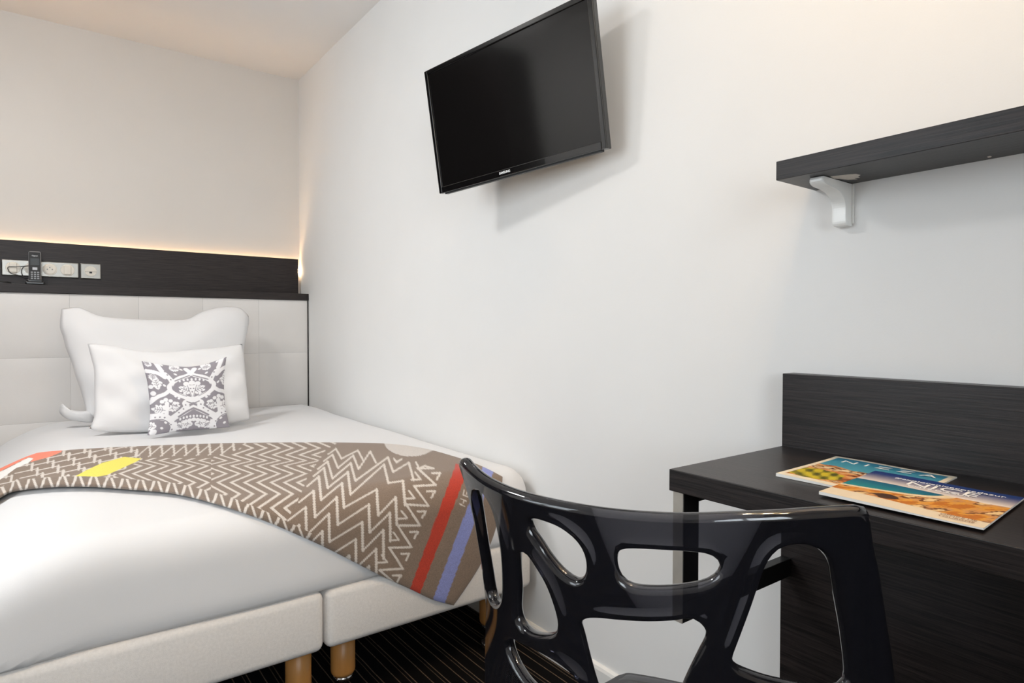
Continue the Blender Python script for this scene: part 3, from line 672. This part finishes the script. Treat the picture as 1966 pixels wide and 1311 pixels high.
# ------------------------------------------------------------------ desk
DX, DYL, DZ, DZB, BX, BZT = .6825*D, .5539*D, H-.1919*D, H-.2216*D, .9671*D, H-.0728*D
dk = empty('desk', (1.0, .1, 0), 'dark wenge desk with raised back panel along the white wall', 'desk')
box('desk_top', DX, BX, -.75, DYL, DZB, DZ, 'wenge_y', dk, bev=.0012)
box('back_panel', BX, D-.0005, -.75, DYL, .0, BZT, 'wenge_y', dk, bev=.0012)
fr_ = empty('support_frame', (.84, .655, DZB)); fr_.parent = dk; fr_.matrix_parent_inverse = Matrix.Translation(-Vector(dk.location))
LXA, LYA, LYB = .830, .643, .663
box('lit_face_strip', LXA-.0025, LXA-.0002, LYA, LYB, .500, DZB, 'lit_face_metal', fr_, bev=.0005)  # lit side of the black upright, its brightness put into a paler metal
box('upright', LXA, LXA+.040, LYA, LYB, .535, DZB, 'metal_black', fr_, bev=.0012)
box('top_bar', LXA+.040, BX, LYA, LYB, DZB-.022, DZB, 'metal_black', fr_, bev=.0012)
box('lower_bar', LXA, BX, LYA, LYB, .500, .5345, 'metal_black', fr_, bev=.0012)
# brochures
def brochure(A, B, Dp, z, ras, label, th=.0028, curl=.004):
    A, B, Dp = map(np.array, (A, B, Dp)); ex = Dp-A; ey = B-A     # ex: reading direction, ey: up the page
    o = empty('brochure', (*A, z), label, 'brochure', 'tourist brochures on the desk')
    nx, ny = 200, 150; V = []; uv = []
    for j in range(ny):
        for i in range(nx):
            u_, v_ = i/(nx-1), j/(ny-1); p = A+ex*u_+ey*v_
            h = th+curl*(1-u_)**3*(1-v_)*.6+curl*.35*(v_**6)*(1-u_)**2+.0006*math.sin(6*u_)
            V.append((p[0], p[1], z+h)); uv.append((u_, 1-v_))
    Fc = [(j*nx+i, j*nx+i+1, (j+1)*nx+i+1, (j+1)*nx+i) for j in range(ny-1) for i in range(nx-1)]
    c = mesh('cover', V, Fc, 'brochure_print', o, True); uv = np.array(uv); colour(c, ras.sample(uv[:, 0], uv[:, 1]))
    V2 = []; F2 = []; per = [(i, 0) for i in range(0, nx, 5)]+[(nx-1, 0)]+[(nx-1, j) for j in range(5, ny, 5)]+[(nx-1, ny-1)]+[(i, ny-1) for i in range(nx-6, 0, -5)]+[(0, ny-1)]+[(0, j) for j in range(ny-6, 0, -5)]
    for (i, j) in per: p = V[j*nx+i]; V2.append((p[0], p[1], p[2]-.0001)); V2.append((p[0], p[1], z+.0003))
    k = len(per)
    for i in range(k): j = (i+1) % k; F2.append((2*i, 2*i+1, 2*j+1, 2*j))
    F2.append(tuple(range(1, 2*k, 2)))
    mesh('pages', V2, F2, 'paper_white', o)
    xd = np.array([*(ex/np.linalg.norm(ex)), 0]); yd = np.array([*(ey/np.linalg.norm(ey)), 0])
    def lab(body, u_, v_, size, m, sx=1.):
        p = A+ex*u_+ey*v_; mw = Matrix(((xd[0]*sx, yd[0], 0, p[0]), (xd[1]*sx, yd[1], 0, p[1]), (0, 0, 1, z+th+.0007+curl*max(1-u_+.25, 0)**3*(1-v_)*.6+curl*.35*(v_**6)*max(1-u_+.25, 0)**2), (0, 0, 0, 1))); text('lettering', body, size, mw, m, o, depth=.0001)
    return lab
def fbm(X, Y, s, seed):
    rs = np.random.RandomState(seed); v = 0
    for k in range(7): a, b_, c = rs.uniform(-1, 1)*s*1.5**k, rs.uniform(-1, 1)*s*1.5**k, rs.uniform(0, 6); v = v+np.sin(a*X+b_*Y+c)*.72**k
    return v
B1 = Raster(0, 0, 1.001, 1.001, 260, srgb(238, 228, 206)); X, Y = B1.X, B1.Y
ins = (X > .045) & (X < .955) & (Y > .045) & (Y < .93)
sky = np.array(srgb(18, 120, 158)[:3])[None, None]*(1-Y[..., None]*1.2)+np.array(srgb(110, 190, 205)[:3])[None, None]*Y[..., None]*1.2
B1.a[ins] = sky[ins]
land = ins & (Y > .36+.10*X+.05*fbm(X, Y*0, 14, 2)*.4); f1 = fbm(X, Y, 26, 3)
for lo_, c in ((-9, srgb(150, 84, 40)), (-.7, srgb(206, 128, 62)), (.1, srgb(226, 176, 118)), (.9, srgb(96, 62, 44)), (1.5, srgb(236, 210, 170))): B1.a[land & (f1 > lo_)] = c[:3]
tree = ins & (((X-.2)/.22)**2+((Y-.76)/.17)**2 < 1+.25*fbm(X, Y, 30, 6)*.4); f2 = fbm(X, Y, 50, 5)
B1.a[tree] = srgb(150, 140, 24)[:3]; B1.a[tree & (f2 > .2)] = srgb(208, 188, 40)[:3]; B1.a[tree & (f2 < -.8)] = srgb(84, 84, 20)[:3]
for i in range(4):
    for j in range(3): B1.a[(np.abs(X-.46-i*.05) < .014) & (np.abs(Y-.47-j*.07) < .02)] = srgb(110, 56, 30)[:3]
b1 = brochure((.911, .531), (1.123, .541), (.911, .347), DZ+.0002, B1, 'brochure with cream border and teal sky lying under the other brochure')
b1('N I Z Z A', .52, .84, .026, 'ink_white', 1.35)
B2 = Raster(0, 0, 1.001, 1.001, 260, srgb(232, 216, 190)); X, Y = B2.X, B2.Y
g = np.clip((Y-.06)/.30, 0, 1)[..., None]**1.7; skyc = np.array(srgb(22, 52, 120)[:3])*(1-g)+np.array(srgb(236, 224, 216)[:3])*g
hz = .36+.02*X; B2.a[Y < hz] = skyc[Y < hz]
landm = (Y >= hz) & (Y < .80+.06*X); f1 = fbm(X, Y, 22, 11)
for lo_, c in ((-9, srgb(196, 116, 30)), (-.6, srgb(226, 160, 60)), (.2, srgb(210, 150, 90)), (.9, srgb(120, 70, 26)), (1.5, srgb(240, 206, 150))): B2.a[landm & (f1 > lo_)] = c[:3]
sea = (Y >= hz-.005) & (((X+.15)/.76)**2+((Y-.36)/.27)**2 < 1); sc = np.clip((Y-.36)/.25, 0, 1)[..., None]
seac = np.array(srgb(20, 92, 128)[:3])*(1-sc)+np.array(srgb(34, 140, 146)[:3])*sc; B2.a[sea] = seac[sea]
bch = landm & ~sea & (((X+.15)/.84)**2+((Y-.36)/.31)**2 < 1); B2.a[bch] = srgb(238, 216, 178)[:3]
B2.a[(((X-.36)/.09)**2+((Y-.74)/.06)**2 < 1+.5*fbm(X, Y, 40, 9)*.4)] = srgb(70, 40, 18)[:3]
b2 = brochure((.846, .430), (1.044, .442), (.844, .242), DZ+.0036, B2, 'brochure with a bay photo and blue sky lying on top of the other brochure', curl=.003)
b2('#explorenicecotedazur', .56, .875, .0125, 'ink_white', 1.15); b2('NICE', .55, .775, .032, 'ink_white', 1.25); b2('COTE D\'AZUR', .55, .70, .009, 'ink_white', 1.3)
b2('OFFICE DE', .84, .11, .008, 'ink_brown'); b2('TOURISME', .84, .06, .008, 'ink_brown')

# ------------------------------------------------------------------ smoked polycarbonate chair
ZT = .83
Lp = on(885, 880, 2, ZT); Rp = on(1650, 974, 2, ZT); MID = (Lp+Rp)/2; HW0 = np.linalg.norm(Rp-Lp)/2
crt = (Rp-Lp)/(2*HW0); cfw = np.array([-crt[1], crt[0], 0])
def hwf(h): return HW0+.16*h
def shell(s, h):
    a_ = s/hwf(h); qe = .53*(h-.02*np.log1p(np.exp((h-.20)/.02))*.9); qm = -.084+.22*h
    q = qm+(qe-qm)*np.minimum(a_*a_, 1.3); z = ZT-h-.010*(1-np.minimum(a_*a_, 1))*np.exp(-h/.12)
    return MID[:2]+0, s, q, z
def shell3(s, h):
    _, s_, q, z = shell(s, h); return np.stack([MID[0]+crt[0]*s_+cfw[0]*q, MID[1]+crt[1]*s_+cfw[1]*q, z], -1)
gs, gh = np.meshgrid(np.linspace(-.30, .30, 121), np.linspace(-.02, .42, 111)); gp = shell3(gs, gh); gx, gy = proj(gp.reshape(-1, 3))
def unshell(px, py):
    k = np.argmin((gx-px)**2+(gy-py)**2); s, h = gs.ravel()[k], gh.ravel()[k]
    for _ in range(12):
        f = lambda s, h: np.array(proj(shell3(np.float64(s), np.float64(h))))
        e = f(s, h)-[px, py]; J = np.stack([(f(s+1e-5, h)-f(s, h))/1e-5, (f(s, h+1e-5)-f(s, h))/1e-5], 1)
        d = np.linalg.lstsq(J, e, rcond=None)[0]; s -= np.clip(d[0], -.02, .02); h -= np.clip(d[1], -.02, .02)
    return s, h
Z7 = lambda p: (860+p[0]/2.1844, 860+p[1]/2.1844)
holes_px = [
 [(130, 185), (150, 178), (175, 200), (202, 255), (225, 350), (238, 450), (243, 560), (238, 622), (222, 646), (203, 636), (188, 600), (172, 500), (155, 400), (140, 300), (130, 230)],
 [(347, 305), (372, 291), (420, 303), (480, 328), (540, 375), (575, 430), (585, 490), (575, 532), (545, 547), (510, 532), (470, 498), (430, 450), (390, 390), (358, 345)],
 [(715, 440), (738, 418), (800, 415), (900, 420), (1000, 425), (1080, 435), (1122, 457), (1140, 492), (1122, 528), (1080, 555), (1000, 572), (900, 580), (800, 576), (755, 562), (728, 535), (712, 490)],
 [(300, 455), (318, 433), (345, 440), (380, 490), (420, 560), (450, 640), (468, 710), (466, 750), (445, 771), (400, 777), (350, 765), (315, 735), (300, 690), (303, 600), (298, 520)],
 [(560, 735), (588, 709), (640, 705), (720, 712), (850, 718), (960, 712), (1012, 703), (1050, 722), (1080, 760), (1078, 795), (1050, 850), (1010, 930), (985, 985), (960, 1050), (920, 1085), (800, 1095), (690, 1085), (650, 1050), (625, 985), (600, 900), (575, 800)],
 [(1190, 872), (1200, 840), (1230, 760), (1270, 650), (1310, 530), (1340, 460), (1380, 415), (1430, 397), (1480, 395), (1535, 412), (1577, 447), (1600, 500), (1620, 620), (1645, 760), (1665, 920), (1660, 978), (1620, 998), (1540, 996), (1430, 978), (1330, 955), (1240, 923), (1200, 900)],
 [(262, 815), (285, 800), (320, 812), (420, 862), (490, 905), (540, 950), (562, 995), (545, 1030), (490, 1040), (420, 1025), (355, 985), (310, 930), (280, 875)]]
left_px = [(61, 52), (90, 144), (124, 282), (149, 420), (168, 560), (177, 650), (174, 760), (172, 985)]
right_px = [(1757, 262), (1776, 400), (1800, 520), (1830, 720), (1850, 850), (1868, 985)]
top_px = [(61, 52), (72, 44), (92, 68), (150, 115), (250, 164), (350, 195), (500, 228), (650, 252), (850, 270), (1000, 275), (1200, 270), (1400, 262), (1550, 252), (1720, 241), (1745, 246), (1757, 262)]
uns = lambda L: [unshell(*Z7(p)) for p in L]
lf = uns(left_px); rt_ = uns(right_px); tp = uns(top_px)
HB = .385
outer = tp[1:-1]+[rt_[0]]+rt_[1:]+[(hwf(.30)*1.0, .30), (hwf(.36)*.99, .36), (.20, HB), (-.20, HB), (lf[-1][0]+.012, .37)]+lf[::-1]
def closed(P, n, dens=.006):
    P = np.array(P); Q = np.r_[P[-3:], P, P[:3]]; S_ = []
    for i in range(3, 3+len(P)):
        a, b_, c, d = Q[i-1], Q[i], Q[i+1], Q[i+2]
        for t in np.linspace(0, 1, 10, endpoint=False): S_.append(.5*(2*b_+(c-a)*t+(2*a-5*b_+4*c-d)*t*t+(3*b_-a-3*c+d)*t**3))
    S_ = np.array(S_+[S_[0]]); L = np.linalg.norm(np.diff(S_, axis=0), axis=1).sum(); return resample(S_, max(int(L/dens), 24))[:-1]
def area2(P): x, y = P[:, 0], P[:, 1]; return .5*np.sum(x*np.roll(y, -1)-np.roll(x, -1)*y)
def slab(loops, surf, T, name, m, parent, rnd=.006, grid=.012):
    """plate with holes on a curved surface, edges fully rounded; loops[0] is the outer outline"""
    loops = [np.array(l) for l in loops]; allp = np.concatenate(loops)
    def bd(p):
        best = np.full(len(p), 9.)
        for l in loops:
            a = l; b_ = np.roll(l, -1, 0)
            for i in range(len(l)):
                d = b_[i]-a[i]; t = np.clip(((p-a[i])@d)/(d@d+1e-15), 0, 1); best = np.minimum(best, np.linalg.norm(p-a[i]-t[:, None]*d, axis=1))
        return best
    def inside(p):
        ins = np.zeros(len(p), bool)
        for l in loops:
            a = l; b_ = np.roll(l, -1, 0)
            for i in range(len(l)):
                c = (a[i, 1] > p[:, 1]) != (b_[i, 1] > p[:, 1])
                ins ^= c & (p[:, 0] < (b_[i, 0]-a[i, 0])*(p[:, 1]-a[i, 1])/(b_[i, 1]-a[i, 1]+1e-15)+a[i, 0])
        return ins
    pts = [allp]; 
    for li, l in enumerate(loops):
        sg = 1 if area2(l) > 0 else -1; sg = sg if li == 0 else -sg
        tn = np.roll(l, -1, 0)-np.roll(l, 1, 0); tn /= np.linalg.norm(tn, axis=1)[:, None]+1e-12; nn = np.stack([-tn[:, 1], tn[:, 0]], 1)*sg
        for o_ in (.0005, .0016, .0034, rnd):
            q = l+nn*o_; ok = inside(q) & (bd(q) > o_*.93); pts.append(q[ok])
    x0, y0 = loops[0].min(0); x1, y1 = loops[0].max(0); g = np.array([(x, y) for x in np.arange(x0, x1, grid) for y in np.arange(y0, y1, grid)]); g = g[inside(g)]; g = g[bd(g) > rnd+.003]
    pts.append(g); A = np.concatenate(pts); n0 = 0; edges = []
    for l in loops: k = len(l); edges += [(n0+i, n0+(i+1) % k) for i in range(k)]; n0 += k
    r_ = geometry.delaunay_2d_cdt([Vector(p) for p in A], edges, [], 0, 1e-7)
    P2 = np.array([tuple(v) for v in r_[0]]); tris = [f for f in r_[2]]
    cen = np.array([P2[list(f)].mean(0) for f in tris]); ok = inside(cen); tris = [f for f, o_ in zip(tris, ok) if o_]
    used = sorted({i for f in tris for i in f}); mp_ = {u_: i for i, u_ in enumerate(used)}; P2 = P2[used]; tris = [tuple(mp_[i] for i in f) for f in tris]
    d = bd(P2); t = np.clip(d/rnd, 0, 1); th = T/2*np.sqrt(np.clip(1-(1-t)**2, 0, 1)); th[d < 1e-5] = 0
    C3 = surf(P2[:, 0], P2[:, 1]); e = 1e-4
    n_ = np.cross(surf(P2[:, 0]+e, P2[:, 1])-C3, surf(P2[:, 0], P2[:, 1]+e)-C3); n_ /= np.linalg.norm(n_, axis=1)[:, None]
    V = list(C3+n_*th[:, None]); bmap = {}
    for i in range(len(P2)):
        if th[i] == 0: bmap[i] = i
        else: bmap[i] = len(V); V.append(C3[i]-n_[i]*th[i])
    Fc = tris+[tuple(bmap[i] for i in f[::-1]) for f in tris]
    me = bpy.data.meshes.new(name); me.from_pydata([tuple(map(float, v)) for v in V], [], Fc)
    bm = bmesh.new(); bm.from_mesh(me); bmesh.ops.recalc_face_normals(bm, faces=bm.faces); bm.to_mesh(me); bm.free()
    o = link(name, me, m, parent, True); nv = np.zeros((len(V), 3)); full = t >= .999
    me.update(); fs = {}
    vn = np.array([v.normal[:] for v in me.vertices])
    for i in np.where(full)[0]:
        sg = 1 if vn[i]@n_[i] > 0 else -1; nv[i] = n_[i]*sg; nv[bmap[i]] = -n_[i]*sg
    me.normals_split_custom_set_from_vertices([tuple(x) for x in nv])
    return o
chair = empty('chair', (MID[0]+cfw[0]*.15, MID[1]+cfw[1]*.15, 0), 'black smoked plastic chair with cut-out holes in its curved back at the desk', 'chair')
slab([closed(outer, 0)]+[closed(uns(h_), 0) for h_ in holes_px], shell3, .015, 'backrest', 'smoked_polycarbonate', chair)
def seat3(s, q):
    z = .440-.040*np.clip(q/.40, 0, 1.1)-.012*(1-(s/.22)**2)*np.sin(np.pi*np.clip(q/.4, 0, 1))+.03*np.clip((.06-q)/.1, 0, 1)**2
    return np.stack([MID[0]+crt[0]*s+cfw[0]*q, MID[1]+crt[1]*s+cfw[1]*q, z], -1)
cf = on(1190, 1287, 2, .405); cl = (cf-MID); sc_, qc_ = cl@crt, cl@cfw
so = [(-.215, .03), (-.212, .10), (-.19, .22), (sc_-.006, qc_-.04), (sc_+.004, qc_-.012), (sc_+.028, qc_+.006), (0, qc_+.022), (-sc_-.028, qc_+.006), (-sc_-.004, qc_-.012), (-sc_+.006, qc_-.04), (.19, .22), (.212, .10), (.215, .03), (.15, -.01), (0, -.022), (-.15, -.01)]
slab([closed(so, 0)], seat3, .012, 'seat', 'smoked_polycarbonate', chair, rnd=.005, grid=.016)
for s0, q0, s1, q1 in ((-.13, .31, -.17, .36), (.13, .31, .17, .36), (-.15, .07, -.20, -.02), (.15, .07, .20, -.02)):
    top_ = seat3(np.float64(s0), np.float64(q0)); bt = MID+crt*s1+cfw*q1
    bm = bmesh.new(); cyl(bm, (bt[0], bt[1], .0005), (top_[0], top_[1], top_[2]-.004), .011, .015, 20); bmobj('leg', bm, 'chrome', chair, True)

# ------------------------------------------------------------------ out of the picture: ceiling spots over the desk, dark cabinet added to darken the screen's reflection
for i, (x, y) in enumerate(((.98, .33), (1.0, .14), (.94, -.12))):
    o = empty('ceiling_spot', (x, y, ZC), ('nearest to the bed of the three round ceiling spots over the desk', 'middle one of the three round ceiling spots over the desk', 'farthest from the bed of the three round ceiling spots over the desk')[i], 'ceiling light', 'ceiling spots over the desk')
    V, Fc = lathe([(.040, 0), (.040, -.012), (.036, -.016), (.030, -.016)], 28, (x, y, ZC-.0005)); mesh('trim_ring', V, Fc, 'lamp_metal', o, True)
    V, Fc = lathe([(.029, -.0165), (.026, -.020), (.012, -.022)], 24, (x, y, ZC-.0005)); mesh('bulb', V, Fc, 'bulb_emit', o, True)
    l = bpy.data.lights.new('spot_glow', 'SPOT'); l.energy = (17, 15, 6)[i]; l.color = (1, .70, .40); l.spot_size = math.radians(150); l.spot_blend = .6; l.shadow_soft_size = .03
    lo_ = bpy.data.objects.new('spot_glow', l); COL.objects.link(lo_); lo_.parent = o; lo_.location = (0, 0, -.03)
cl_ = empty('added_fill_lamp', (-.55, 2.30, ZC), 'added fill lamp, round and flush on the ceiling, out of view', 'ceiling light')  # unseen fill lamp added to brighten the far end of the room
V, Fc = lathe([(.20, 0), (.20, -.02), (.19, -.03)], 40, (-.55, 2.30, ZC-.0005)); mesh('base_ring', V, Fc, 'lamp_metal', cl_, True)
V, Fc = lathe([(.187, -.03), (.18, -.05), (.14, -.07), (.07, -.082), (.01, -.085)], 40, (-.55, 2.30, ZC-.0005)); mesh('fill_shade', V, Fc, 'fill_emit', cl_, True)
wr = empty('added_dark_cabinet', (-1.1, 3.2, 0), 'tall dark wood wardrobe against the left wall', 'added_dark_cabinet')  # unseen dark block added so half the screen mirrors something dark
box('carcass', XL+.001, -.985, 2.62, YH-.002, 0, 2.3, 'wenge_x', wr)
for y0, y1 in ((2.625, 3.155), (3.16, YH-.006)):
    d_ = box('door', -.985, -.965, y0, y1, .05, 2.29, 'wenge_x', wr); box('handle', -.965, -.95, (y1-.05 if y0 < 3 else y0+.03), (y1-.035 if y0 < 3 else y0+.045), 1.0, 1.2, 'lamp_metal', d_)
